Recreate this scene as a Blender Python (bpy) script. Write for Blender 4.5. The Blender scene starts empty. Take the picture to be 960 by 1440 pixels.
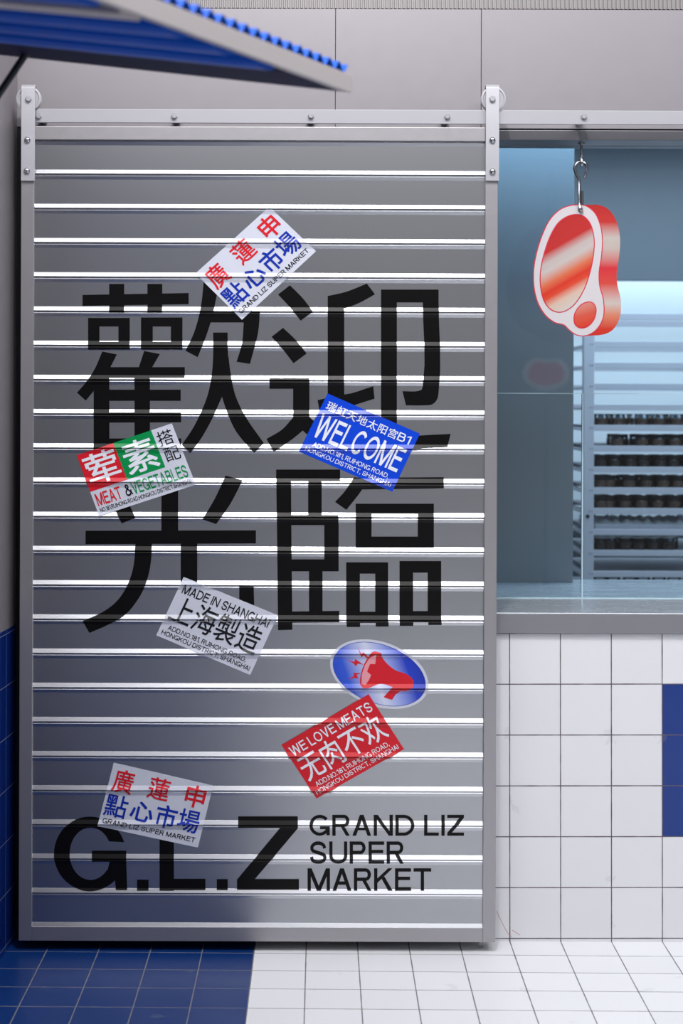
import bpy, bmesh, math, random
from mathutils import Vector, Matrix
from mathutils.geometry import tessellate_polygon
random.seed(4)
S = bpy.context.scene
COL = S.collection

# ------------------------------------------------------------------ camera
F, XC, YC, DW, ZE, TH = 2421.0, 420.0, 565.0, 5.079, 1.59, 0.0035
def P(px, py, Y):
    """world point seen at photo pixel px,py on the plane at depth Y"""
    a, b = px - XC, py - YC
    dx, dy = a + TH * b, b - TH * a
    d = Y + DW
    return Vector((dx * d / F, Y, ZE - dy * d / F))
def X(px, py, Y): return P(px, py, Y).x
def Z(px, py, Y): return P(px, py, Y).z

cd = bpy.data.cameras.new('camera'); cam = bpy.data.objects.new('camera', cd); COL.objects.link(cam)
cd.sensor_fit = 'VERTICAL'; cd.sensor_height = 36; cd.lens = 36 * F / 1440
cd.shift_x = (480 - XC) / 1440; cd.shift_y = -(720 - YC) / 1440
cam.matrix_world = Matrix.Translation((0, -DW, ZE)) @ Matrix.Rotation(math.pi / 2, 4, 'X') @ Matrix.Rotation(TH, 4, 'Z')
cd.dof.use_dof = True; cd.dof.focus_distance = DW - 0.1; cd.dof.aperture_fstop = 2.6
cd.clip_start = 0.05
S.camera = cam

# ------------------------------------------------------------------ world, lights, exposure
W = bpy.data.worlds.new('mall_ambient'); S.world = W; W.use_nodes = True
W.node_tree.nodes['Background'].inputs[0].default_value = (0.79, 0.79, 0.83, 1)
W.node_tree.nodes['Background'].inputs[1].default_value = 0.24
def area(name, loc, sx, sy, power, col, rot=(0, 0, 0), spread=180):
    l = bpy.data.lights.new(name, 'AREA'); l.shape = 'RECTANGLE'; l.size = sx; l.size_y = sy
    l.energy = power; l.color = col; l.spread = math.radians(spread)
    o = bpy.data.objects.new(name, l); o.location = loc; o.rotation_euler = rot; COL.objects.link(o); return o
area('ceiling_light', (0.5, -2.2, 4.5), 5.5, 1.7, 185, (0.98, 0.975, 1.0))
area('ceiling_light', (0.5, -4.4, 4.5), 5.5, 1.7, 125, (0.98, 0.975, 1.0))
sp = bpy.data.lights.new('ceiling_downlight', 'POINT'); sp.energy = 200; sp.shadow_soft_size = 0.07; sp.color = (1, 0.96, 0.94)
so = bpy.data.objects.new('ceiling_downlight', sp); so.location = (0.12, -2.0, 4.4); COL.objects.link(so)
# cool lamps inside the shop
area('kitchen_strip_light', (1.2, 0.62, 2.62), 1.6, 0.25, 14, (0.42, 0.72, 1.0))
area('kitchen_back_light', (1.6, 2.95, 2.5), 2.6, 0.25, 23, (0.74, 0.89, 1.0))
area('kitchen_ceiling_light', (1.7, 1.3, 2.75), 1.8, 0.7, 42, (0.68, 0.84, 1.0))
S.view_settings.view_transform = 'Standard'; S.view_settings.look = 'None'
S.view_settings.exposure = -0.13; S.view_settings.gamma = 1; S.view_settings.use_curve_mapping = False

# ------------------------------------------------------------------ materials
def lin(c): return tuple((v / 12.92 if v <= 0.04045 else ((v + 0.055) / 1.055) ** 2.4) for v in (x / 255 for x in c))
def mat(name, rgb, rough=0.5, metal=0.0, noise=0.0, nscale=40, bump=0.0, spec=0.5, stretch=None, coat=0.0):
    m = bpy.data.materials.new(name); m.use_nodes = True; n = m.node_tree; b = n.nodes['Principled BSDF']
    b.inputs['Base Color'].default_value = lin(rgb) + (1,); b.inputs['Roughness'].default_value = rough
    b.inputs['Metallic'].default_value = metal; b.inputs['Specular IOR Level'].default_value = spec
    b.inputs['Coat Weight'].default_value = coat
    if noise or bump:
        tc = n.nodes.new('ShaderNodeTexCoord'); mp = n.nodes.new('ShaderNodeMapping'); nz = n.nodes.new('ShaderNodeTexNoise')
        n.links.new(tc.outputs['Object'], mp.inputs[0]); n.links.new(mp.outputs[0], nz.inputs['Vector'])
        if stretch: mp.inputs['Scale'].default_value = stretch
        nz.inputs['Scale'].default_value = nscale; nz.inputs['Detail'].default_value = 4
        if noise:
            mr = n.nodes.new('ShaderNodeMapRange'); mr.inputs[3].default_value = max(0.02, rough - noise); mr.inputs[4].default_value = rough + noise
            n.links.new(nz.outputs['Fac'], mr.inputs[0]); n.links.new(mr.outputs[0], b.inputs['Roughness'])
        if bump:
            bp = n.nodes.new('ShaderNodeBump'); bp.inputs['Strength'].default_value = bump; bp.inputs['Distance'].default_value = 0.002
            n.links.new(nz.outputs['Fac'], bp.inputs['Height']); n.links.new(bp.outputs[0], b.inputs['Normal'])
    return m
def mth(n, op, a, b=None, c=None):
    q = n.nodes.new('ShaderNodeMath'); q.operation = op
    for i, v in enumerate((a, b, c)):
        if v is None: continue
        if isinstance(v, (int, float)): q.inputs[i].default_value = v
        else: n.links.new(v, q.inputs[i])
    return q.outputs[0]
def tile_mat(name, axes, u0, v0, pitch, rot, grout_w, white, blue, grout, blue_test, rough=0.18):
    """tiles in the plane of two object axes; blue_test(n,iu,iv) -> mask socket"""
    m = bpy.data.materials.new(name); m.use_nodes = True; n = m.node_tree; b = n.nodes['Principled BSDF']
    tc = n.nodes.new('ShaderNodeTexCoord'); sx = n.nodes.new('ShaderNodeSeparateXYZ'); n.links.new(tc.outputs['Object'], sx.inputs[0])
    A, B = sx.outputs[axes[0]], sx.outputs[axes[1]]
    c, s = math.cos(rot), math.sin(rot)
    u = mth(n, 'SUBTRACT', mth(n, 'MULTIPLY', A, c), mth(n, 'MULTIPLY', B, s))
    v = mth(n, 'ADD', mth(n, 'MULTIPLY', A, s), mth(n, 'MULTIPLY', B, c))
    u = mth(n, 'DIVIDE', mth(n, 'SUBTRACT', u, u0), pitch); v = mth(n, 'DIVIDE', mth(n, 'SUBTRACT', v, v0), pitch)
    iu, iv = mth(n, 'FLOOR', u), mth(n, 'FLOOR', v)
    fu, fv = mth(n, 'FRACT', u), mth(n, 'FRACT', v)
    g = grout_w / pitch / 2
    du = mth(n, 'MINIMUM', fu, mth(n, 'SUBTRACT', 1.0, fu)); dv = mth(n, 'MINIMUM', fv, mth(n, 'SUBTRACT', 1.0, fv))
    # hand-made joints: width wanders a little
    nz = n.nodes.new('ShaderNodeTexNoise'); n.links.new(tc.outputs['Object'], nz.inputs['Vector']); nz.inputs['Scale'].default_value = 18
    gw = mth(n, 'MULTIPLY', mth(n, 'ADD', nz.outputs['Fac'], 0.5), g)
    gm = mth(n, 'LESS_THAN', mth(n, 'MINIMUM', du, dv), gw)
    wn = n.nodes.new('ShaderNodeTexWhiteNoise'); wn.noise_dimensions = '2D'
    cb = n.nodes.new('ShaderNodeCombineXYZ'); n.links.new(iu, cb.inputs[0]); n.links.new(iv, cb.inputs[1]); n.links.new(cb.outputs[0], wn.inputs['Vector'])
    def mix(f, a, bb):
        q = n.nodes.new('ShaderNodeMix'); q.data_type = 'RGBA'
        for sock, val in ((q.inputs[0], f), (q.inputs[6], a), (q.inputs[7], bb)):
            if isinstance(val, tuple): sock.default_value = lin(val) + (1,)
            elif isinstance(val, (int, float)): sock.default_value = val
            else: n.links.new(val, sock)
        return q.outputs[2]
    dk = tuple(int(x * 0.985) for x in white)
    wcol = mix(wn.outputs['Value'], white, dk)
    col = mix(blue_test(n, iu, iv), wcol, blue)
    # scuffs
    n2 = n.nodes.new('ShaderNodeTexNoise'); n.links.new(tc.outputs['Object'], n2.inputs['Vector']); n2.inputs['Scale'].default_value = 9; n2.inputs['Detail'].default_value = 8
    sc = mth(n, 'MULTIPLY', mth(n, 'GREATER_THAN', n2.outputs['Fac'], 0.68), 0.12)
    col = mix(sc, col, (150, 150, 150))
    col = mix(gm, col, grout)
    n.links.new(col, b.inputs['Base Color'])
    n.links.new(mth(n, 'ADD', mth(n, 'MULTIPLY', gm, 0.5), mth(n, 'ADD', rough - 0.05, mth(n, 'MULTIPLY', n2.outputs['Fac'], 0.12))), b.inputs['Roughness'])
    bp = n.nodes.new('ShaderNodeBump'); bp.inputs['Distance'].default_value = 0.0015; bp.inputs['Strength'].default_value = 0.5
    n.links.new(mth(n, 'SUBTRACT', 1.0, gm), bp.inputs['Height']); n.links.new(bp.outputs[0], b.inputs['Normal'])
    return m
def ramp_mat(name, vec, stops, rough=0.3, lo=0.0, hi=1.0, warp=0.0):
    """printed gradient: ramp along vec.(object coords), lo..hi"""
    m = bpy.data.materials.new(name); m.use_nodes = True; n = m.node_tree; b = n.nodes['Principled BSDF']
    tc = n.nodes.new('ShaderNodeTexCoord'); d = n.nodes.new('ShaderNodeVectorMath'); d.operation = 'DOT_PRODUCT'
    n.links.new(tc.outputs['Object'], d.inputs[0]); d.inputs[1].default_value = vec
    r = n.nodes.new('ShaderNodeMapRange'); r.inputs[1].default_value = lo; r.inputs[2].default_value = hi
    n.links.new(d.outputs['Value'], r.inputs[0])
    cr = n.nodes.new('ShaderNodeValToRGB'); n.links.new(r.outputs[0], cr.inputs[0]); e = cr.color_ramp
    while len(e.elements) < len(stops): e.elements.new(0.5)
    for el, (p, c) in zip(e.elements, stops): el.position = p; el.color = lin(c) + (1,)
    n.links.new(cr.outputs[0], b.inputs['Base Color']); b.inputs['Roughness'].default_value = rough
    return m
def glass_mat(name, tint, ior=1.5, rough=0.0):
    m = bpy.data.materials.new(name); m.use_nodes = True; n = m.node_tree; n.nodes.remove(n.nodes['Principled BSDF'])
    t = n.nodes.new('ShaderNodeBsdfTransparent'); t.inputs[0].default_value = tint + (1,)
    g = n.nodes.new('ShaderNodeBsdfGlossy'); g.inputs['Roughness'].default_value = rough
    f = n.nodes.new('ShaderNodeFresnel'); f.inputs[0].default_value = ior
    mx = n.nodes.new('ShaderNodeMixShader'); n.links.new(f.outputs[0], mx.inputs[0]); n.links.new(t.outputs[0], mx.inputs[1]); n.links.new(g.outputs[0], mx.inputs[2])
    n.links.new(mx.outputs[0], n.nodes['Material Output'].inputs[0]); return m

M = dict(
    slat=mat('satin_aluminium_slats', (186, 188, 193), 0.31, 1.0),
    frame=mat('brushed_aluminium_frame', (176, 174, 178), 0.42, 0.85, 0.05, 60),
    rail=mat('light_grey_painted_steel', (172, 172, 178), 0.40, 0.15, 0.05, 60),
    bolt=mat('zinc_plated_bolt', (186, 186, 190), 0.34, 0.55, 0.05, 80),
    steel=mat('polished_steel', (190, 190, 195), 0.16, 1.0, 0.05, 80),
    fascia=mat('silver_composite_panel', (150, 146, 151), 0.45, 0.45, 0.06, 25),
    dark=mat('gap_shade_dark', (30, 30, 34), 0.7),  # wall behind the door: shade of the gap put into its colour
    header=mat('grey_anodised_header', (112, 112, 118), 0.4, 0.7, 0.05, 50),
    ribbed=mat('ribbed_grey_metal', (150, 147, 147), 0.4, 0.5),
    vinyl=mat('black_vinyl', (8, 7, 8), 0.36, 0, 0.04, 120, spec=0.2),
    white=mat('white_sticker_film', (200, 204, 217), 0.32, 0, 0.04, 50, spec=0.35),
    red=mat('red_print', (206, 28, 42), 0.33, spec=0.3), green=mat('green_print', (0, 138, 72), 0.33, spec=0.3),
    blue=mat('blue_print', (6, 66, 205), 0.30, spec=0.32), navy=mat('dark_blue_print', (14, 46, 160), 0.33, spec=0.3),
    ink=mat('black_print', (16, 16, 20), 0.25, spec=0.5), wink=mat('white_print', (226, 230, 240), 0.24, spec=0.5),
    counter=mat('stainless_worktop', (206, 212, 218), 0.26, 0.55, 0.10, 5, 0.05, stretch=(1, 6, 1)),
    apron=mat('grey_steel_apron', (148, 148, 154), 0.42, 0.6, 0.05, 40),
    partition=mat('grey_kitchen_panel', (136, 140, 146), 0.5, 0.3, 0.04, 30),
    kwall=mat('pale_kitchen_wall', (225, 232, 238), 0.5), hood=mat('blue_grey_bulkhead', (122, 132, 142), 0.45, 0.3, 0.04, 20),
    kdark=mat('dark_backboard', (52, 62, 72), 0.5), rack=mat('rack_aluminium', (190, 192, 202), 0.42, 0.3, 0.05, 40),
    jarbody=mat('chocolate_dessert', (140, 104, 84), 0.35, 0, 0.1, 60), jardark=mat('dark_chocolate_dessert', (74, 50, 40), 0.3, 0, 0.1, 60),
    jarlid=mat('black_jar_lid', (22, 22, 26), 0.3), film=mat('cling_film', (240, 248, 250), 0.2, 0, 0.05, 20),
    jarglass=glass_mat('jar_glass', (0.82, 0.88, 0.92), 1.45), pane=glass_mat('window_glass', (0.93, 0.97, 0.98), 1.5),
    edge=mat('green_glass_edge', (190, 218, 228), 0.15),
    abl=mat('blue_painted_sheet', (14, 82, 186), 0.40, 0.0, 0.05, 30, spec=0.15), anav=mat('navy_soffit_board', (12, 18, 56), 0.6, spec=0.05),
    agrey=mat('grey_awning_trim', (186, 180, 180), 0.5, 0.1, 0.05, 40), blacksteel=mat('black_steel_rod', (38, 40, 48), 0.28, 0.7),
    meatwhite=mat('white_acrylic_face', (204, 200, 203), 0.25, spec=0.5), meatline=mat('magenta_outline', (205, 40, 66), 0.3),
    acrylic=mat('red_acrylic_edge', (206, 60, 54), 0.25),
)

# ------------------------------------------------------------------ mesh helpers
def box(bm, x0, x1, y0, y1, z0, z1):
    v = [bm.verts.new((x, y, z)) for x in (x0, x1) for y in (y0, y1) for z in (z0, z1)]
    for f in ((0, 1, 3, 2), (4, 6, 7, 5), (0, 4, 5, 1), (2, 3, 7, 6), (0, 2, 6, 4), (1, 5, 7, 3)):
        bm.faces.new([v[i] for i in f])
def hexa(bm, c):
    """8 corners: bottom loop 0-3, top loop 4-7"""
    v = [bm.verts.new(p) for p in c]
    for f in ((3, 2, 1, 0), (4, 5, 6, 7), (0, 1, 5, 4), (1, 2, 6, 5), (2, 3, 7, 6), (3, 0, 4, 7)): bm.faces.new([v[i] for i in f])
def lathe(bm, c, axis, prof, seg=24):
    """prof: (h along axis, r)"""
    ax = Vector(axis).normalized(); q = ax.orthogonal().normalized(); r2 = ax.cross(q); c = Vector(c); rings = []
    for h, r in prof:
        rings.append([bm.verts.new(c + ax * h + (q * math.cos(2 * math.pi * k / seg) + r2 * math.sin(2 * math.pi * k / seg)) * r) for k in range(seg)])
    for a, b in zip(rings, rings[1:]):
        for k in range(seg): bm.faces.new((a[k], a[(k + 1) % seg], b[(k + 1) % seg], b[k]))
    bm.faces.new(rings[0][::-1]); bm.faces.new(rings[-1])
def tube(bm, pts, r, seg=10):
    pts = [Vector(p) for p in pts]; rings = []; q = None
    for i, p in enumerate(pts):
        t = (pts[min(i + 1, len(pts) - 1)] - pts[max(i - 1, 0)]).normalized()
        q = t.orthogonal().normalized() if q is None else (q - t * q.dot(t)).normalized()
        b = t.cross(q)
        rings.append([bm.verts.new(p + (q * math.cos(2 * math.pi * k / seg) + b * math.sin(2 * math.pi * k / seg)) * r) for k in range(seg)])
    for a, c in zip(rings, rings[1:]):
        for k in range(seg): bm.faces.new((a[k], a[(k + 1) % seg], c[(k + 1) % seg], c[k]))
    bm.faces.new(rings[0][::-1]); bm.faces.new(rings[-1])
def prism(bm, pts, y0, y1):
    """extrude an outline in X,Z from y0 (front) to y1"""
    a = [bm.verts.new((x, y0, z)) for x, z in pts]; b = [bm.verts.new((x, y1, z)) for x, z in pts]
    bm.faces.new(a); bm.faces.new(b[::-1]); n = len(pts)
    for i in range(n): bm.faces.new((a[i], b[i], b[(i + 1) % n], a[(i + 1) % n]))
def smooth_loop(pts, k=4):
    out = []; n = len(pts)
    for i in range(n):
        p0, p1, p2, p3 = (Vector(pts[(i + j) % n]) for j in (-1, 0, 1, 2))
        for s in range(k):
            t = s / k
            out.append(0.5 * ((2 * p1) + (p2 - p0) * t + (2 * p0 - 5 * p1 + 4 * p2 - p3) * t * t + (3 * p1 - p0 - 3 * p2 + p3) * t ** 3))
    return [tuple(v) for v in out]
def smooth_line(pts, k=4):
    out = []; n = len(pts)
    for i in range(n - 1):
        p0, p1, p2, p3 = (Vector(pts[min(max(i + j, 0), n - 1)]) for j in (-1, 0, 1, 2))
        for s in range(k):
            t = s / k
            out.append(0.5 * ((2 * p1) + (p2 - p0) * t + (2 * p0 - 5 * p1 + 4 * p2 - p3) * t * t + (3 * p1 - p0 - 3 * p2 + p3) * t ** 3))
    return out + [Vector(pts[-1])]
def wloc(o):
    v = Vector(o.location)
    return v + wloc(o.parent) if o.parent else v
def obj(name, bm, m, parent=None, smooth=False, bevel=0, recalc=True, base=False, label=None):
    """bm is in world coordinates; linked as one mesh object, under parent"""
    if recalc: bmesh.ops.recalc_face_normals(bm, faces=bm.faces[:])
    off = wloc(parent) if parent else Vector((0, 0, 0)); loc = Vector((0, 0, 0))
    if base and bm.verts:
        xs = [v.co for v in bm.verts]
        loc = Vector(((min(v.x for v in xs) + max(v.x for v in xs)) / 2, (min(v.y for v in xs) + max(v.y for v in xs)) / 2, min(v.z for v in xs))) - off
    bmesh.ops.translate(bm, verts=bm.verts[:], vec=-off - loc)
    me = bpy.data.meshes.new(name); bm.to_mesh(me); bm.free(); me.materials.append(M[m] if isinstance(m, str) else m)
    if smooth:
        for p in me.polygons: p.use_smooth = True
        me.set_sharp_from_angle(angle=math.radians(35))
    o = bpy.data.objects.new(name, me); COL.objects.link(o); o.location = loc
    if parent: o.parent = parent
    if bevel:
        b = o.modifiers.new('bevel', 'BEVEL'); b.width = bevel; b.segments = 2; b.limit_method = 'ANGLE'
    if label: o['label'] = label
    return o
def tag(o, label, cat, group=None):
    o['label'] = label; o['category'] = cat
    if group: o['group'] = group
    return o
def thing(name, loc, label, cat, group=None):
    o = bpy.data.objects.new(name, None); o.location = loc; o.empty_display_size = 0.1; COL.objects.link(o); return tag(o, label, cat, group)
def struct(name, bm, m, **k):
    o = obj(name, bm, m, **k); o['kind'] = 'structure'; return o
def dup(root, loc, label=None, group=None):
    r = root.copy(); COL.objects.link(r); r.location = loc
    if label: r['label'] = label
    if group: r['group'] = group
    for c in list(root.children):
        d = c.copy(); COL.objects.link(d); d.parent = r
    return r
def bx(*a):
    bm = bmesh.new(); box(bm, *a); return bm

# ------------------------------------------------------------------ the setting
PHI = 0.0128
T = 0.15
fu0 = X(716.6, 1322, 0)
FLOOR = tile_mat('floor_tiles', ('X', 'Y'), fu0, -0.118, T, PHI, 0.0032, (236, 238, 242), (10, 50, 112), (118, 116, 122),
                 lambda n, iu, iv: mth(n, 'LESS_THAN', iu, -5.5), rough=0.30)
bm = bx(-5, 5, -9, 3.3, -0.05, 0); struct('floor', bm, FLOOR)
wu0 = X(717.4, 1100, 0); wv0 = Z(790, 1321.3, 0)
WT = tile_mat('wall_tiles', ('X', 'Z'), wu0, wv0, T, -0.0045, 0.0030, (228, 229, 233), (0, 48, 128), (92, 84, 92),
              lambda n, iu, iv: mth(n, 'MULTIPLY', mth(n, 'MULTIPLY', mth(n, 'GREATER_THAN', iu, 2.5), mth(n, 'LESS_THAN', iu, 4.5)),
                                    mth(n, 'MULTIPLY', mth(n, 'GREATER_THAN', iv, 1.5), mth(n, 'LESS_THAN', iv, 4.5))), rough=0.16)
OPX0 = X(688, 700, 0); OPX1 = 2.3
ZC = Z(830, 862, -0.012)             # worktop height
struct('wall_counter', bx(OPX0, OPX1, 0.0, 0.10, 0, Z(830, 891.5, 0)), WT)
# wall behind the door and the fascia above it
ZF = Z(820, 181, 0)                  # bottom of fascia over the opening
ZTOP = Z(600, 13, 0)
bm = bmesh.new(); box(bm, -1.0, OPX0, 0.004, 0.1, 0, ZF); box(bm, -1.0, OPX1, 0.012, 0.1, ZF, ZTOP + 0.4)
struct('wall_front', bm, 'dark')
seams = [-0.842, X(471.5, 80, 0), X(676.5, 80, 0), X(1098, 80, 0), OPX1]
for i in range(4):
    a, b = seams[i] + 0.0006, seams[i + 1] - 0.0006
    o = struct('trim_%d' % (i + 1), bx(a, b, 0, 0.012, ZF, ZTOP), 'fascia', bevel=0.0012)
# ribbed strip over the fascia
bm = bmesh.new(); x = -0.83; pr = []
while x < OPX1:
    pr += [(x, 0.006), (x + 0.0045, 0.006), (x + 0.0060, 0.0115), (x + 0.0110, 0.0115)]; x += 0.0126
lo = [bm.verts.new((a, b, ZTOP + 0.004)) for a, b in pr]; hi = [bm.verts.new((a, b, ZTOP + 0.3)) for a, b in pr]
for i in range(len(pr) - 1): bm.faces.new((lo[i], lo[i + 1], hi[i + 1], hi[i]))
struct('trim_5', bm, 'ribbed', recalc=False)
# left wall: a pier, silver panel over blue tiles, turned a little towards the view
cl = X(23.5, 700, 0); lw = 0.074
def left(Y, z): return (cl + lw * Y, Y, z)
ZL = Z(20, 884, -0.08)
def leftbox(z0, z1, t, y0=-0.62, y1=0.0):
    bm = bmesh.new()
    c = [(cl + lw * y1 + t, y1), (cl + lw * y1 - 0.25, y1), (cl + lw * y0 - 0.25, y0), (cl + lw * y0 + t, y0)]
    hexa(bm, [(a, b, z0) for a, b in c] + [(a, b, z1) for a, b in c]); return bm
LT = tile_mat('left_wall_tiles', ('Y', 'Z'), -0.118, wv0 + 0.012, T, 0, 0.0030, (8, 40, 112), (10, 42, 118), (92, 100, 128), lambda n, iu, iv: mth(n, 'LESS_THAN', iu, 100.0), rough=0.16)
o = struct('wall_left', leftbox(0, ZL, 0.0), LT)
struct('trim_6', leftbox(ZL, ZTOP + 0.4, -0.002), 'fascia', bevel=0.002)
# opening head: frame bar, then the head rail of the glass further in
ZH0, ZH1 = Z(830, 197, 0.0), Z(830, 183, 0.0)
struct('trim_7', bx(OPX0, OPX1, 0.001, 0.11, ZH0, ZH1), 'header', bevel=0.002)
GY = 0.366
ZG = Z(830, 207, GY)
struct('trim_8', bx(OPX0 - 0.3, OPX1, GY - 0.02, GY + 0.03, ZG, ZG + 0.30), 'header', bevel=0.002)
# kitchen shell
struct('wall_back', bx(0.2, 3.2, 3.2, 3.3, 0, 3.0), 'kwall')
struct('wall_right', bx(3.2, 3.3, 0.1, 3.3, 0, 3.0), 'hood')
struct('wall_kitchen', bx(0.1, 0.2, 0.1, 3.3, 0, 3.0), 'partition')
struct('ceiling', bx(0.1, 3.3, 0.11, 3.3, 2.8, 2.9), 'kwall')
# bulkhead that hides the back lamp, dark lower board on the back wall
ZB = Z(900, 395, 2.62)
struct('wall_bulkhead', bx(0.2, 3.2, 2.6, 2.66, ZB, 2.8), 'hood', bevel=0.004)
struct('wall_backboard', bx(0.2, 3.2, 3.12, 3.2, 0, Z(900, 738, 3.12)), 'kdark', bevel=0.003)
# partition standing behind the worktop
struct('wall_partition', bx(X(660, 600, 0.84), X(806, 600, 0.84), 0.84, 0.90, ZC, 2.8), 'partition', bevel=0.002)
# glass: upper and lower panes meeting at one level, split where the sliding leaf ends
ZS = Z(830, 553, GY); gx0, gxm, gx1 = X(690, 553, GY), X(818, 553, GY), 2.2
win = bpy.data.objects.new('window_1', None); win.location = (gxm, GY, ZC); COL.objects.link(win); win['kind'] = 'structure'
for a, b, z0, z1 in ((gx0, gx1, ZS, ZG), (gx0, gxm, ZC + 0.002, ZS - 0.002), (gxm + 0.001, gx1, ZC + 0.002, ZS - 0.002)):
    obj('pane', bx(a, b, GY, GY + 0.006, z0, z1), 'pane', win)
obj('pane_edge', bx(gx0, gx1, GY - 0.0005, GY + 0.0065, ZS - 0.002, ZS), 'edge', win)
obj('pane_edge', bx(gxm, gxm + 0.004, GY - 0.004, GY + 0.010, ZC + 0.002, ZS - 0.002), 'edge', win)
obj('sill_bead', bx(gx0, gx1, GY - 0.003, GY + 0.009, ZC, ZC + 0.003), 'edge', win)

# ------------------------------------------------------------------ worktop
ct = thing('counter', (1.2, 0.4, ZC - 0.065), 'stainless steel serving counter on the tiled wall below the glass', 'counter')
obj('counter_top', bx(OPX0 + 0.002, 2.25, -0.012, 0.95, ZC - 0.003, ZC), 'counter', ct, bevel=0.0015)
obj('apron', bx(X(697, 880, -0.012), 2.25, -0.012, 0.002, Z(830, 891, -0.012), ZC - 0.0032), 'apron', ct, bevel=0.001, label='grey steel front edge of the counter')

# ------------------------------------------------------------------ sliding door
YF, YFLAT, YBK = -0.103, -0.094, -0.060
DX0, DX1 = X(29.5, 300, YF), X(700, 300, YF)
DZ1, DZ0 = Z(365, 178.3, YF), Z(365, 1324, YF)
SX0, SX1 = X(48, 300, YF), X(682, 300, YF)
ZTR, ZBR = Z(365, 197.3, YF), Z(365, 1304, YF)
door = thing('sliding_door', ((DX0 + DX1) / 2, (YF + YBK) / 2, DZ0),
             'silver slatted sliding barn door with large black welcome characters, hung on the rail', 'door')
obj('stile', bx(DX0, SX0, YF, YBK, DZ0, DZ1), 'frame', door, bevel=0.0015)
obj('stile', bx(SX1, DX1, YF, YBK, DZ0, DZ1), 'frame', door, bevel=0.0015)
obj('top_rail', bx(SX0, SX1, YF, YBK, ZTR, DZ1), 'frame', door, bevel=0.0012)
obj('bottom_rail', bx(SX0, SX1, YF, YBK, DZ0, ZBR), 'frame', door, bevel=0.0012)
PITCH = (Z(340, 239.4, YFLAT) - Z(340, 1297.6, YFLAT)) / 22
BT0 = Z(340, 239.4, YFLAT)          # top of bead 0
PROF = [(0, 0), (0.0004, 0.0006), (0.0116, 0.0066), (0.0120, 0.0008), (0.0148, 0.0008), (0.0190, 0.0034), (0.0197, 0.0026), (0.0285, 0.0)]
BRK = []
for i in range(-1, 23):
    for t, p in PROF: BRK.append((BT0 - i * PITCH - t, p))
BRK.sort()
def prof(z):
    k = math.floor((BT0 - z) / PITCH + 1e-9); t = (BT0 - z) - k * PITCH
    for (t0, p0), (t1, p1) in zip(PROF, PROF[1:]):
        if t0 <= t <= t1: return p0 + (p1 - p0) * (t - t0) / (t1 - t0)
    return 0.0
bm = bmesh.new()
zs = [(z, p) for z, p in BRK if ZBR - 0.004 < z < ZTR + 0.004]
zs = [(ZBR - 0.006, zs[0][1])] + zs + [(ZTR + 0.006, zs[-1][1])]
rows = []
xa, xb = SX0 - 0.001, SX1 + 0.001
for z, p in zs: rows.append([bm.verts.new((x, YFLAT - p, z)) for x in (xa, xb)])
for a, b in zip(rows, rows[1:]): bm.faces.new((a[0], a[1], b[1], b[0]))
back = [bm.verts.new((x, YBK + 0.01, z)) for z in (zs[0][0], zs[-1][0]) for x in (xa, xb)]
bm.faces.new((back[1], back[0], back[2], back[3]))
obj('slat_panel', bm, 'slat', door, recalc=False, label='ribbed aluminium slats filling the door frame')
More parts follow.
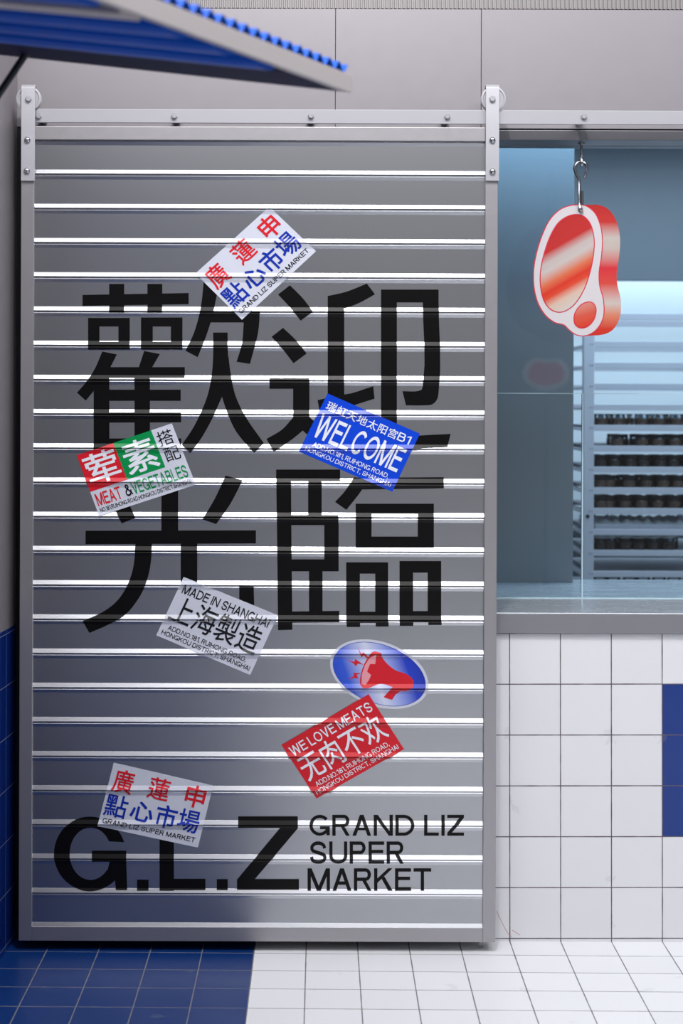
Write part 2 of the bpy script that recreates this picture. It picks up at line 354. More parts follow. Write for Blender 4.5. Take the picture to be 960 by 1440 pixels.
# small guide wheel under the door
bm = bmesh.new(); lathe(bm, (X(676, 1328, -0.05), -0.059, 0.0092), (0, 1, 0), [(0, 0.007), (0.001, 0.009), (0.013, 0.009), (0.014, 0.007)], 24)
box(bm, X(676, 1328, -0.05) - 0.003, X(676, 1328, -0.05) + 0.003, -0.0615, -0.058, 0.006, DZ0 + 0.006)
obj('guide_wheel', bm, 'rail', door, smooth=True)
def dome(bm, p, r, h, hexh=0.0):
    lathe(bm, p, (0, -1, 0), [(0, r), (h * 0.25, r), (h * 0.6, r * 0.86), (h * 0.85, r * 0.55), (h, r * 0.2)], 20)
for (pxa, pxb, bolts) in (((29.8, 49.0), None, [(40.2, 139), (38.6, 196.7), (38.0, 240.2)]), ((683.0, 701.6), None, [(692, 139.3), (692, 197), (692.2, 241.2)])):
    a, b = pxa
    xa, xb = X(a, 190, -0.111), X(b, 190, -0.111); z0, z1 = Z(40 if a < 100 else 692, 254, -0.111), Z(40 if a < 100 else 692, 117.5, -0.111)
    bm = bmesh.new()
    # strap folds over the wheel: side outline in Y,Z extruded along X
    ol = [(-0.111, z0), (-0.111, z1 - 0.014)] + [(-0.0915 - 0.0195 * math.cos(t), z1 - 0.014 + 0.014 * math.sin(t)) for t in (0.4, 0.9, 1.4, 1.8, 2.3, 2.8)] + [(-0.072, z1 - 0.07), (-0.078, z1 - 0.07), (-0.078, z1 - 0.016)] + \
         [(-0.0915 - 0.0135 * math.cos(t), z1 - 0.016 + 0.010 * math.sin(t)) for t in (2.6, 2.0, 1.6, 1.0, 0.5)] + [(-0.105, z1 - 0.018), (-0.105, z0)]
    va = [bm.verts.new((xa, y, z)) for y, z in ol]; vb = [bm.verts.new((xb, y, z)) for y, z in ol]
    bm.faces.new(va); bm.faces.new(vb[::-1])
    for i in range(len(ol)): bm.faces.new((va[i], vb[i], vb[(i + 1) % len(ol)], va[(i + 1) % len(ol)]))
    st = obj('hanger_strap', bm, 'rail', door, smooth=True, label='pale grey hanger strap with a roller wheel at its top')
    cx, cz = X(bolts[0][0] + 1.0, bolts[0][1], -0.09), Z(bolts[0][0], bolts[0][1] + 0.5, -0.09)
    bm = bmesh.new(); R = 17.3 * (DW - 0.09) / F
    lathe(bm, (cx, -0.104, cz), (0, 1, 0), [(0.002, R * 0.55), (0.002, R * 0.8), (0.0, R * 0.86), (0.001, R), (0.005, R), (0.009, R - 0.006), (0.013, R - 0.006), (0.019, R), (0.023, R), (0.024, R * 0.8)], 40)
    obj('roller_wheel', bm, 'rail', st, smooth=True)
    for k, (bxp, byp) in enumerate(bolts):
        p = P(bxp, byp, -0.111); bm = bmesh.new()
        if k == 0:
            lathe(bm, p, (0, -1, 0), [(0, 0.0105), (0.001, 0.0105), (0.001, 0.0088), (0.007, 0.0085), (0.008, 0.0072)], 6)
            obj('axle_bolt', bm, 'rail', st)
        else:
            dome(bm, p, 0.0092, 0.009); obj('bolt', bm, 'steel', st, smooth=True)

# lettering: flat outlines cut along every bend of the slats and laid on them
def conform(bm, eps, yl=None):
    zsv = [v.co.z for v in bm.verts]
    if not zsv: return bm
    lo, hi = min(zsv), max(zsv)
    for z, p in BRK:
        if lo < z < hi:
            bmesh.ops.bisect_plane(bm, geom=bm.verts[:] + bm.edges[:] + bm.faces[:], plane_co=(0, 0, z), plane_no=(0, 0, 1), dist=1e-6)
    ly = bm.verts.layers.float.get('layer')
    for v in bm.verts: v.co.y = YFLAT - prof(v.co.z) - eps - (v[ly] if ly else 0)
    bmesh.ops.recalc_face_normals(bm, faces=bm.faces[:])
    for f in bm.faces:
        f.normal_update()
        if f.normal.y > 0: f.normal_flip()
    return bm
def soften(pl):
    """rounds the gentle bends of a drawn outline, keeps its sharp corners"""
    n = len(pl)
    if n < 6: return pl
    V = [Vector(p) for p in pl]; tan = []
    for i in range(n):
        a, b = (V[i] - V[i - 1]), (V[(i + 1) % n] - V[i])
        tan.append((a.normalized() + b.normalized()).normalized() if a.angle(b, 9) < math.radians(38) else None)
    out = []
    for i in range(n):
        a, b = V[i], V[(i + 1) % n]; d = b - a; L = d.length
        out.append(tuple(a))
        ta, tb = tan[i], tan[(i + 1) % n]
        if ta is None and tb is None: continue
        ta = (ta or d.normalized()) * L; tb = (tb or d.normalized()) * L
        for t in (0.25, 0.5, 0.75):
            out.append(tuple((2 * t ** 3 - 3 * t * t + 1) * a + (t ** 3 - 2 * t * t + t) * ta + (3 * t * t - 2 * t ** 3) * b + (t ** 3 - t * t) * tb))
    return out
def polys(polys_px, fn):
    """closed outlines in pixel-crop coordinates -> flat faces in the door plane"""
    bm = bmesh.new(); ly = bm.verts.layers.float.new('layer')
    for k, pl in enumerate(polys_px):
        vs = []
        for p in pl:
            q = fn(p); w = P(q[0], q[1], YFLAT); vs.append(bm.verts.new((w.x, YFLAT, w.z))); vs[-1][ly] = k * 1.2e-5    # each strip of film on its own level
        for t in tessellate_polygon([[Vector((v.co.x, v.co.z, 0)) for v in vs]]): bm.faces.new([vs[i] for i in t])
    return bm
def R4(x0, y0, x1, y1): return [(x0, y0), (x1, y0), (x1, y1), (x0, y1)]
def ring(x0, y0, x1, y1, hx0, hy0, hx1, hy1):
    return [R4(x0, y0, x1, hy0), R4(x0, hy1, x1, y1), R4(x0, hy0, hx0, hy1), R4(hx1, hy0, x1, hy1)]
def crop(ox, oy, s): return lambda p: (ox + p[0] / s, oy + p[1] / s)
cA, cB, cC, cD = crop(90, 380, 3.3103), crop(360, 380, 3.3103), crop(90, 640, 3.3103), crop(360, 640, 3.3103)
huan = [[(86, 115), (580, 106), (580, 158), (86, 166)], R4(210, 64, 280, 198), R4(388, 64, 457, 198)] + ring(112, 222, 306, 370, 165, 262, 253, 333) + ring(358, 220, 551, 370, 413, 262, 497, 333) + [
    [(178, 378), (246, 392), (205, 470), (160, 535), (101, 607), (60, 570), (110, 512), (145, 455)], R4(138, 500, 211, 880), [(373, 376), (446, 390), (408, 455), (345, 460)],
    R4(185, 451, 562, 501), R4(328, 495, 400, 835), R4(205, 556, 543, 608), [(138, 662), (545, 662), (545, 708), (138, 710)], R4(205, 783, 545, 832),
    [(652, 30), (728, 30), (712, 110), (690, 215), (660, 310), (622, 405), (566, 375), (605, 290), (635, 180)],
    [(690, 190), (912, 190), (903, 290), (865, 436), (803, 426), (828, 340), (836, 243), (680, 243)],
    [(694, 290), (761, 290), (763, 390), (768, 450), (778, 500), (730, 600), (690, 690), (640, 780), (588, 851), (548, 812), (600, 735), (640, 655), (670, 575), (688, 480), (694, 390)],
    [(765, 400), (778, 500), (800, 590), (850, 690), (930, 805), (885, 850), (800, 750), (755, 650), (730, 570), (715, 500)]]
ying = [[(102, 113), (157, 70), (215, 128), (265, 193), (207, 235), (155, 170)], [(72, 310), (125, 268), (185, 325), (235, 388), (174, 433), (125, 370)],
        R4(62, 502, 248, 552), R4(172, 545, 248, 705), [(172, 685), (248, 685), (250, 718), (170, 785), (82, 846), (48, 785), (120, 742)],
        [(200, 720), (250, 685), (300, 728), (370, 758), (480, 775), (905, 762), (890, 823), (480, 838), (380, 830), (300, 800), (215, 745)],
        [(333, 120), (420, 100), (515, 62), (553, 112), (480, 152), (410, 178), (333, 190)], R4(333, 180, 410, 590), [(286, 605), (340, 592), (340, 570), (405, 579), (545, 540), (551, 598), (420, 640), (300, 680)],
        R4(581, 90, 655, 740), R4(650, 90, 849, 150), [(775, 145), (849, 145), (849, 570), (840, 605), (818, 625), (790, 629), (697, 629), (681, 563), (755, 562), (770, 556), (775, 540)]]
guang = [[(180, 130), (245, 105), (333, 292), (268, 318)], R4(453, 110, 531, 360), [(752, 95), (831, 117), (775, 225), (708, 321), (644, 299), (700, 205)], [(100, 352), (893, 350), (893, 411), (100, 415)],
         [(332, 410), (409, 410), (406, 480), (395, 550), (370, 625), (335, 685), (290, 738), (215, 785), (118, 828), (86, 772), (180, 730), (245, 680), (290, 615), (318, 540), (328, 480)],
         R4(543, 410, 620, 760), [(543, 755), (620, 740), (650, 780), (790, 780), (815, 750), (815, 607), (883, 610), (880, 760), (860, 810), (830, 845), (620, 845), (570, 820)]]
lin_ = [[(93, 67), (162, 67), (165, 440), (169, 813), (102, 815), (98, 440)], R4(93, 67, 391, 121), R4(242, 115, 305, 285), R4(160, 278, 383, 326), R4(317, 320, 384, 490), R4(160, 485, 384, 541),
        R4(246, 535, 309, 732), [(160, 728), (387, 725), (387, 778), (160, 780)],
        [(455, 103), (522, 108), (490, 165), (420, 255), (367, 218), (415, 165)], [(455, 105), (873, 103), (873, 155), (480, 160)]] + ring(463, 226, 827, 430, 537, 273, 752, 379) + \
       ring(419, 499, 614, 781, 483, 552, 554, 729) + ring(667, 493, 861, 777, 730, 547, 798, 726) + [R4(421, 775, 484, 800), R4(556, 775, 616, 798), R4(668, 772, 731, 795), R4(801, 772, 863, 791)]
for pl, fn in (([soften(p) for p in g], f) for g, f in ((huan, cA), (ying, cB), (guang, cC), (lin_, cD))):
    obj('welcome_character', conform(polys(pl, fn), 0.0005), 'vinyl', door, recalc=False, label='large black vinyl character on the slats')
# initials
def arc(cx, cy, rx, ry, a0, a1, n=20): return [(cx + rx * math.cos(math.radians(a0 + (a1 - a0) * i / n)), cy + ry * math.sin(math.radians(a0 + (a1 - a0) * i / n))) for i in range(n + 1)]
cG = crop(60, 1130, 2.5263)
go = arc(168, 178, 128, 132, -18, -330, 40); gi = arc(170, 178, 74, 93, -28, -322, 40)
gq = [[go[i], go[i + 1], gi[i + 1], gi[i]] for i in range(40)]
ini = gq + [R4(175, 167, 297, 206), [(238, 206), (297, 206), (300, 306), (260, 306), (255, 258), (228, 245)],
            R4(335, 270, 376, 308), R4(415, 46, 466, 308), R4(460, 267, 578, 306), R4(618, 268, 657, 306),
            [(694, 45), (906, 45), (906, 88), (850, 86), (694, 86)], [(845, 84), (906, 88), (752, 270), (690, 270)], R4(690, 268, 910, 305)]
obj('initials', conform(polys(ini, cG), 0.0005), 'vinyl', door, recalc=False, label='large black vinyl initials at the foot of the door')

# grotesque capitals drawn as strokes: cap height 1, stem t
LW = {'A': .94, 'B': .86, 'C': .98, 'D': .95, 'E': .80, 'G': 1.02, 'H': .94, 'I': 0, 'K': .92, 'L': .74, 'M': 1.12, 'N': .96, 'O': 1.06, 'P': .84, 'R': .88, 'S': .88,
      'T': .88, 'U': .92, 'V': .92, 'W': 1.34, 'Z': .84, '&': .98, ',': 0, '.': 0, '1': .46, '8': .80}
def letter(ch, t):
    w = LW[ch] or t; h = t * 0.9; q = []; n_ly = [0]
    def nx(): n_ly[0] += 1; return n_ly[0]
    def pl(p): q.append((nx(), p))
    def r(x0, y0, x1, y1): pl([(x0, y0), (x1, y0), (x1, y1), (x0, y1)])
    def dg(x0, y0, x1, y1, hw): pl([(x0, y0), (x0 + hw, y0), (x1 + hw, y1), (x1, y1)])
    def ring_(cx, cy, rx, ry, a0, a1, n=18):
        o = [(cx + rx * math.cos(math.radians(a0 + (a1 - a0) * k / n)), cy + ry * math.sin(math.radians(a0 + (a1 - a0) * k / n))) for k in range(n + 1)]
        i_ = [(cx + (rx - t) * math.cos(math.radians(a0 + (a1 - a0) * k / n)), cy + (ry - h) * math.sin(math.radians(a0 + (a1 - a0) * k / n))) for k in range(n + 1)]
        lv = nx()
        for k in range(n): q.append((lv, [o[k], o[k + 1], i_[k + 1], i_[k]]))
    def band(pts, wd):
        p = smooth_line([(x, y, 0) for x, y in pts], 4); L, R_ = [], []
        for k, v in enumerate(p):
            d = (p[min(k + 1, len(p) - 1)] - p[max(k - 1, 0)]).normalized(); n_ = Vector((-d.y, d.x, 0)) * wd / 2
            L.append((v + n_).to_2d()); R_.append((v - n_).to_2d())
        nx()
        for k in range(len(p) - 1): q.append((n_ly[0] + (k >= len(p) // 2) + (k % 2) * 0.3, [tuple(L[k]), tuple(L[k + 1]), tuple(R_[k + 1]), tuple(R_[k])]))
    def bowl(y0, y1, wd):
        ry = (y1 - y0) / 2; cx = wd - ry * 0.95
        r(t * .5, y1 - h, cx, y1); r(t * .5, y0, cx, y0 + h); ring_(cx, (y0 + y1) / 2, ry * .95, ry, -90, 90, 14)
    if ch in 'IDEBHKLMNPRU': r(0, 0 if ch != 'U' else .36, t, 1)
    if ch in 'HMNU': r(w - t, 0 if ch != 'U' else .36, w, 1)
    if ch == 'E': r(0, 0, w, h); r(0, 1 - h, w, 1); r(0, .47, w * .94, .47 + h)
    if ch == 'L': r(0, 0, w, h)
    if ch == 'H': r(0, .47, w, .47 + h)
    if ch == 'T': r(0, 1 - h, w, 1); r(w / 2 - t / 2, 0, w / 2 + t / 2, 1)
    if ch in 'AV':
        f = (lambda y: y) if ch == 'A' else (lambda y: 1 - y); hw = 1.12 * t; a = w / 2 - hw / 2
        dg(0, f(0), a, f(1), hw); dg(w - hw, f(0), a, f(1), hw)
        if ch == 'A': r(w * .22, .26, w * .78, .26 + h)
    if ch == 'W':
        hw = 1.1 * t; a = w * .25 - hw * .5; b = w * .5 - hw / 2; c = w * .75 - hw * .5
        dg(0, 1, a, 0, hw); dg(b, 1, a, 0, hw); dg(b, 1, c, 0, hw); dg(w - hw, 1, c, 0, hw)
    if ch == 'M': hw = 1.2 * t; dg(0, 1, w / 2 - hw / 2, 0, hw); dg(w - hw, 1, w / 2 - hw / 2, 0, hw)
    if ch == 'N': hw = 1.22 * t; dg(0, 1, w - hw, 0, hw)
    if ch == 'Z': r(0, 0, w, h); r(0, 1 - h, w, 1); hw = 1.35 * t; dg(0, h * .9, w - hw, 1 - h * .9, hw)
    if ch == 'K': hw = 1.3 * t; pl([(t * .7, .30), (t * .7, .30 + hw * .95), (w - hw, 1), (w, 1)]); dg(w - hw * 1.0, 0, w * .34, .62, hw)
    if ch == 'O': ring_(w / 2, .5, w / 2, .5, 0, 360, 36)
    if ch == 'C': ring_(w * .52, .5, w * .52, .5, 42, 318, 30)
    if ch == 'G': ring_(w * .51, .5, w * .51, .5, 40, 345, 32); r(w * .52, .46 - h, w, .46); r(w - t, 0.02, w, .46)
    if ch == 'D':
        cx = w * .44; r(0, 1 - h, cx, 1); r(0, 0, cx, h); ring_(cx, .5, w - cx, .5, -90, 90, 20)
    if ch == 'U': ring_(w / 2, .37, w / 2, .37, 180, 360, 18)
    if ch in 'PR': bowl(.43, 1, w * .97)
    if ch == 'R': dg(w - 1.15 * t, 0, w * .46, .46, 1.15 * t)
    if ch == 'B': bowl(.47, 1, w * .93); bowl(0, .47 + h, w)
    if ch == 'S': band([(t / 2 + a * (w - t), h / 2 + b * (1 - h)) for a, b in ((.96, .72), (.9, .87), (.72, .97), (.5, 1), (.27, .97), (.09, .86), (.04, .73), (.12, .60), (.34, .53), (.64, .46), (.9, .38), (.98, .25), (.91, .11), (.72, .02), (.5, 0), (.25, .03), (.08, .13), (.02, .29))], t * .95)
    if ch == '8': ring_(w / 2, .745, w * .44, .255, 0, 360, 24); ring_(w / 2, .27, w * .5, .27, 0, 360, 24)
    if ch == '1': r(w - t, 0, w, 1); pl([(0, .70), (0, .70 + h), (w - t * .8, 1), (w - t * .8, 1 - h)])
    if ch in '.,': r(0, 0, t * 1.1, t * 1.1)
    if ch == ',': pl([(t * .45, 0), (t * 1.1, 0), (t * .5, -t * 1.3), (t * .1, -t * 1.3)])
    if ch == '&': band([(a * w, h / 2 + b * (1 - h)) for a, b in ((.97, 0), (.62, .42), (.32, .74), (.27, .88), (.36, .98), (.48, 1), (.60, .94), (.64, .82), (.56, .69), (.36, .56), (.16, .42), (.08, .25), (.14, .09), (.32, 0), (.52, .02), (.72, .14), (.84, .32), (.88, .48))], t * .95)
    return q, w
def glyphs(body, wt):
    """faces of a line of text, normalised to its own box (u right, v down); capitals from strokes, other characters from the built-in face"""
    x0 = 0.0; vs, fs = [], []; mixed = any(k in LW for k in body)
    for ch in body:
        if ch == ' ': x0 += 0.36; continue
        if ch in LW:
            q, w = letter(ch, 0.150 + wt)
            for lv, f in q: fs.append(tuple(range(len(vs), len(vs) + len(f)))); vs += [(x0 + x, y, lv) for x, y in f]
            x0 += w + 0.125
        else:
            c = bpy.data.curves.new('lettering', 'FONT'); c.body = ch; c.resolution_u = 4
            o = bpy.data.objects.new('lettering', c); COL.objects.link(o); bpy.context.view_layer.update()
            me = bpy.data.meshes.new_from_object(o.evaluated_get(bpy.context.evaluated_depsgraph_get()))
            bpy.data.objects.remove(o); bpy.data.curves.remove(c); sc = 1.18 if mixed else 1.0; dy = 0.03 if mixed else 0
            for lv, (sx_, sy_) in enumerate(((-1, -1), (1, -1), (-1, 1), (1, 1)) if wt else ((0, 0),)):    # heavier weight: shifted copies
                b = len(vs); vs += [((v.co.x + sx_ * wt) * sc + x0, (v.co.y + sy_ * wt) * sc + dy, lv) for v in me.vertices]
                fs += [tuple(b + q for q in p.vertices) for p in me.polygons]
            bpy.data.meshes.remove(me); x0 += 1.22 if mixed else 1.0
    a0, a1 = min(v[0] for v in vs), max(v[0] for v in vs); y0, y1 = min(v[1] for v in vs), max(v[1] for v in vs)
    return [((x - a0) / (a1 - a0), (y1 - y) / (y1 - y0), k) for x, y, k in vs], fs
def text_bm(body, boxuv, fn, off=0.0):
    vs, fs = glyphs(body, off); u0, v0, u1, v1 = boxuv; bm = bmesh.new(); ly = bm.verts.layers.float.new('layer'); vv = []
    for u, v, k in vs:
        q = fn((u0 + (u1 - u0) * u, v0 + (v1 - v0) * v)); w = P(q[0], q[1], YFLAT); vv.append(bm.verts.new((w.x, YFLAT, w.z))); vv[-1][ly] = k * 3e-5
    for f in fs:
        try: bm.faces.new([vv[i] for i in f])
        except ValueError: pass
    return bm
c5 = crop(420, 1130, 3.4286)
for body, b in (('GRAND LIZ', (51, 54, 796, 155)), ('SUPER', (54, 182, 506, 290)), ('MARKET', (42, 312, 638, 419))):
    obj('shop_name', conform(text_bm(body, b, c5, 0.018), 0.0005), 'vinyl', door, recalc=False, label='black vinyl shop name beside the initials')

# ------------------------------------------------------------------ rail
RY0, RY1 = -0.096, -0.086
rail = thing('door_rail', (0.5, -0.05, Z(500, 174, RY0)), 'long pale grey flat steel sliding rail bolted across the fascia', 'rail')
obj('bar', bx(X(50.5, 160, RY0), 2.1, RY0, RY1, Z(500, 173.6, RY0), Z(500, 154.3, RY0)), 'rail', rail, bevel=0.001)
for bxp in (54.5, 245, 437, 628.5, 820.5, 1012):
    p = P(bxp, 163.3 if bxp < 500 else 164.0, RY0); bm = bmesh.new()
    lathe(bm, p, (0, -1, 0), [(0, 0.0098), (0.002, 0.0098), (0.002, 0.0080), (0.008, 0.0080), (0.009, 0.0068)], 6)
    b = obj('bolt', bm, 'bolt', rail)
    bm = bmesh.new(); lathe(bm, (p.x, RY1, p.z), (0, 1, 0), [(0, 0.012), (0 - RY1, 0.012)], 16)
    obj('standoff', bm, 'rail', b, smooth=True)

# ------------------------------------------------------------------ stickers on the door
def sticker(TL, TR, BR, BL, film, label, items, lift=0.0012):
    """items: (part name, text or None, material, u0,v0,u1,v1, weight)"""
    def fn(uv):
        u, v = uv
        return tuple((1 - u) * (1 - v) * TL[k] + u * (1 - v) * TR[k] + u * v * BR[k] + (1 - u) * v * BL[k] for k in (0, 1))
    bm = conform(polys([[(0, 0), (1, 0), (1, 1), (0, 1)]], fn), lift)
    root = obj('sticker', bm, film, recalc=False, base=True); tag(root, label, 'sticker', 'stickers on the sliding door')
    for nm, body, m, u0, v0, u1, v1, wt in items:
        if body is None: b2, e = polys([R4(u0, v0, u1, v1)], fn), lift + 0.0004
        else: b2, e = text_bm(body, (u0, v0, u1, v1), fn, wt), lift + 0.0008
        obj(nm, conform(b2, e), m, root, recalc=False)
    return root
GLZ = [('character', '廣', 'red', .038, .07, .237, .43, .010), ('character', '蓮', 'red', .390, .07, .600, .41, .010), ('character', '申', 'red', .760, .055, .955, .405, .014),
       ('character', '點', 'navy', .02, .465, .24, .815, .010), ('character', '心', 'navy', .275, .49, .50, .79, .014), ('character', '市', 'navy', .525, .455, .73, .81, .014), ('character', '場', 'navy', .745, .445, .957, .80, .010),
       ('lettering', 'GRAND LIZ SUPER MARKET', 'ink', .035, .855, .957, .93, .006)]
sticker((274.6, 384.6), (378.7, 290.8), (444.2, 353.4), (340.1, 449.7), 'white', 'white market sticker tilted steeply, topmost sticker on the door, over the first large character', GLZ)
sticker((160, 1072.2), (299.7, 1104.4), (278.1, 1191.8), (137.1, 1161.3), 'white', 'white market sticker near the bottom left, overlapping the black initials', GLZ)
sticker((460.5, 553.3), (590.1, 609.9), (551.5, 691.4), (419.9, 635), 'blue', 'blue rectangular sticker with white WELCOME lettering', [
    ('lettering', '瑞虹天地太阳宫B1', 'wink', .045, .09, .945, .24, .010), ('lettering', 'WELCOME', 'wink', .045, .31, .955, .70, .012),
    ('lettering', 'ADD.NO.181, RUIHONG ROAD,', 'wink', .095, .765, .90, .855, 0), ('lettering', 'HONGKOU DISTRICT, SHANGHAI', 'wink', .045, .875, .957, .96, 0)])
sticker((107.9, 640.3), (241.6, 595.3), (275.3, 681.5), (139.4, 725.9), 'white', 'sticker with red and green blocks reading MEAT & VEGETABLES', [
    ('colour_block', None, 'red', 0, 0, .385, .60, 0), ('colour_block', None, 'green', .385, 0, .782, .60, 0),
    ('character', '荤', 'wink', .03, .05, .365, .53, .011), ('character', '素', 'wink', .425, .06, .755, .56, .011),
    ('character', '搭', 'ink', .81, .06, .965, .29, 0), ('character', '配', 'ink', .82, .33, .97, .545, 0),
    ('lettering', 'MEAT', 'red', .03, .655, .285, .85, .006), ('lettering', '&', 'ink', .325, .66, .395, .85, .01), ('lettering', 'VEGETABLES', 'green', .40, .655, .97, .85, .006),
    ('lettering', 'NO.181,RUIHONG ROAD,HONGKOU DISTRICT,SHANGHAI', 'ink', .03, .885, .975, .965, 0)])
sticker((258.2, 811.2), (390.8, 865.1), (351.6, 949.1), (219.6, 893.3), 'white', 'white sticker with black lettering MADE IN SHANGHAI', [
    ('lettering', 'MADE IN SHANGHAI', 'ink', .045, .095, .955, .24, .006), ('character', '上海製造', 'ink', .03, .275, .95, .71, .004),
    ('lettering', 'ADD.NO.181, RUIHONG ROAD,', 'ink', .075, .77, .90, .86, 0), ('lettering', 'HONGKOU DISTRICT, SHANGHAI', 'ink', .035, .875, .97, .965, 0)])
# oval megaphone sticker
cM = crop(450, 885, 5.647); an = math.radians(20.5)
def ell(a, b, n=56): return [(469 + a * math.cos(t) * math.cos(an) - b * math.sin(t) * math.sin(an), 355 + a * math.cos(t) * math.sin(an) + b * math.sin(t) * math.cos(an)) for t in (2 * math.pi * k / n for k in range(n))]
ov = obj('sticker', conform(polys([ell(406, 254)], cM), 0.0009), 'white', recalc=False, base=True)
tag(ov, 'oval blue sticker with a red megaphone, upper of the two overlapping low right', 'sticker', 'stickers on the sliding door')
obj('rim_line', conform(polys([ell(384, 233)], cM), 0.0011), 'navy', ov, recalc=False)
OVG = ramp_mat('blue_white_sheen_print', (1, 0, 0.35), [(0.0, (16, 52, 190)), (0.22, (40, 84, 205)), (0.52, (205, 210, 232)), (0.68, (150, 165, 225)), (0.88, (20, 56, 190)), (1.0, (12, 44, 170))], 0.2, -0.12, 0.155)
obj('blue_field', conform(polys([ell(380, 229)], cM), 0.0013), OVG, ov, recalc=False)
horn = [[(430, 172), (485, 185), (490, 215), (530, 270), (600, 325), (660, 345), (715, 375), (742, 410), (740, 450), (715, 475), (655, 490), (590, 462), (480, 432), (375, 465), (345, 467), (318, 440), (316, 405), (322, 360), (345, 285), (380, 220), (405, 185)]]
obj('megaphone', conform(polys([soften(p) for p in horn], cM), 0.0016), 'red', ov, recalc=False)
obj('handle', conform(polys([[(575, 455), (655, 480), (600, 515), (570, 560), (503, 538)]], cM), 0.0017), 'red', ov, recalc=False)
M['pink'] = mat('pale_pink_print', (226, 150, 160), 0.22, spec=0.6)
obj('horn_mouth', conform(polys([[(445, 198), (437, 275), (395, 275), (372, 335), (405, 362), (385, 405), (360, 438), (328, 432), (330, 360), (352, 290), (390, 228)]], cM), 0.0019), 'pink', ov, recalc=False)
obj('sound_bolts', conform(polys([[(297, 143), (325, 192), (345, 180), (385, 222), (370, 230), (345, 205), (328, 222), (308, 172)], [(215, 240), (270, 258), (280, 235), (345, 282), (300, 270), (283, 292), (265, 270)], [(215, 395), (270, 370), (262, 345), (325, 347), (290, 360), (302, 388), (265, 386)]], cM), 0.0017), 'red', ov, recalc=False)
sticker((395.6, 1047.6), (518, 976), (567.8, 1053.3), (444.9, 1122.7), 'red', 'red sticker reading WE LOVE MEATS in white', [
    ('lettering', 'WE LOVE MEATS', 'wink', .04, .09, .955, .25, .010), ('character', '无肉不欢', 'wink', .03, .285, .955, .72, .006),
    ('lettering', 'ADD.NO.181, RUIHONG ROAD,', 'wink', .07, .765, .90, .86, 0), ('lettering', 'HONGKOU DISTRICT, SHANGHAI', 'wink', .03, .875, .965, .965, 0)], lift=0.0024)

# ------------------------------------------------------------------ hanging meat sign
MY = 0.055
c3 = crop(690, 180, 3.5556)
def mz(pts, k=4): return [(w.x, w.z) for w in (P(*c3(p), MY) for p in (smooth_loop(pts, k) if k else pts))]
face = [(440, 387), (480, 395), (520, 430), (545, 490), (555, 560), (550, 640), (538, 720), (541, 790), (558, 850), (563, 920), (550, 970), (520, 1012), (475, 1036), (430, 1033), (395, 1010), (365, 982), (320, 970), (275, 935), (240, 880), (220, 810), (215, 730), (225, 650), (250, 560), (290, 470), (340, 415), (390, 392)]
whole = [(390, 392), (440, 386), (490, 384), (540, 385), (585, 405), (620, 450), (640, 510), (646, 580), (638, 660), (628, 730), (633, 790), (648, 850), (650, 910), (640, 960), (610, 1008), (560, 1033), (475, 1038), (430, 1035), (395, 1012), (365, 984), (320, 972), (275, 937), (239, 881), (219, 811), (213, 730), (224, 650), (249, 560), (289, 469), (339, 414)]
lean = [(425, 435), (465, 446), (495, 482), (511, 540), (513, 600), (500, 690), (470, 790), (430, 862), (390, 902), (345, 919), (300, 905), (266, 860), (250, 790), (250, 720), (265, 640), (295, 550), (335, 480), (380, 446)]
bone = [(490, 872), (513, 882), (523, 912), (512, 957), (482, 990), (450, 998), (425, 985), (417, 955), (425, 920), (452, 886)]
def grow(pts, d):
    cx = sum(p[0] for p in pts) / len(pts); cy = sum(p[1] for p in pts) / len(pts); n = len(pts); out = []
    for i in range(n):
        t = Vector(pts[(i + 1) % n]) - Vector(pts[i - 1]); nn = Vector((t.y, -t.x)).normalized()
        if nn.dot(Vector(pts[i]) - Vector((cx, cy))) < 0: nn = -nn
        out.append((pts[i][0] + nn.x * d, pts[i][1] + nn.y * d))
    return out
mr = P(812, 471, MY)
sign = thing('meat_sign', (mr.x, MY, mr.z), 'flat red and white steak cutout sign hanging from a steel hook', 'sign')
u = 1 / 3.5556 * (DW + MY) / F       # metres per crop pixel
def zz(py): return Z(812, 180 + py / 3.5556, MY) - mr.z
SIDE = ramp_mat('side_red_white_print', (0, 0, -1), [(0.0, (178, 47, 45)), (0.13, (187, 54, 50)), (0.25, (187, 178, 172)), (0.33, (186, 172, 165)), (0.48, (202, 52, 60)), (0.6, (202, 72, 63)), (0.75, (194, 182, 176)), (0.84, (205, 127, 100)), (0.95, (196, 54, 41)), (1.0, (194, 50, 40))], 0.25, -zz(385), -zz(1038))
def mvx(px): return (X(690 + px / 3.5556, 380, MY) - mr.x)
def vv(x, y): return -(zz(y)) + 0.58 * mvx(x)
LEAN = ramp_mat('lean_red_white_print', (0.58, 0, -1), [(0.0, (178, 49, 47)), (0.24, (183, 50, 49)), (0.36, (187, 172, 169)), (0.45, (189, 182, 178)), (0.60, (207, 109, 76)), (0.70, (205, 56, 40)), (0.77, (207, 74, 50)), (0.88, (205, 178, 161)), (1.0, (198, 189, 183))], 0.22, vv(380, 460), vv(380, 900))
BONE = ramp_mat('bone_red_print', (0.3, 0, -1), [(0.0, (202, 136, 125)), (0.5, (203, 87, 69)), (1.0, (205, 58, 40))], 0.22, -zz(872) + 0.3 * mvx(470), -zz(998) + 0.3 * mvx(470))
bm = bmesh.new(); prism(bm, mz(whole), MY, MY + 0.010); obj('board', bm, SIDE, sign)
def layer(name, pts, m, y):
    bm = bmesh.new(); q = mz(pts); vs = [bm.verts.new((x, y, z)) for x, z in q]
    for t in tessellate_polygon([[Vector((x, z, 0)) for x, z in q]]): bm.faces.new([vs[i] for i in t])
    for f in bm.faces:
        f.normal_update()
        if f.normal.y > 0: f.normal_flip()
    return obj(name, bm, m, sign, recalc=False)
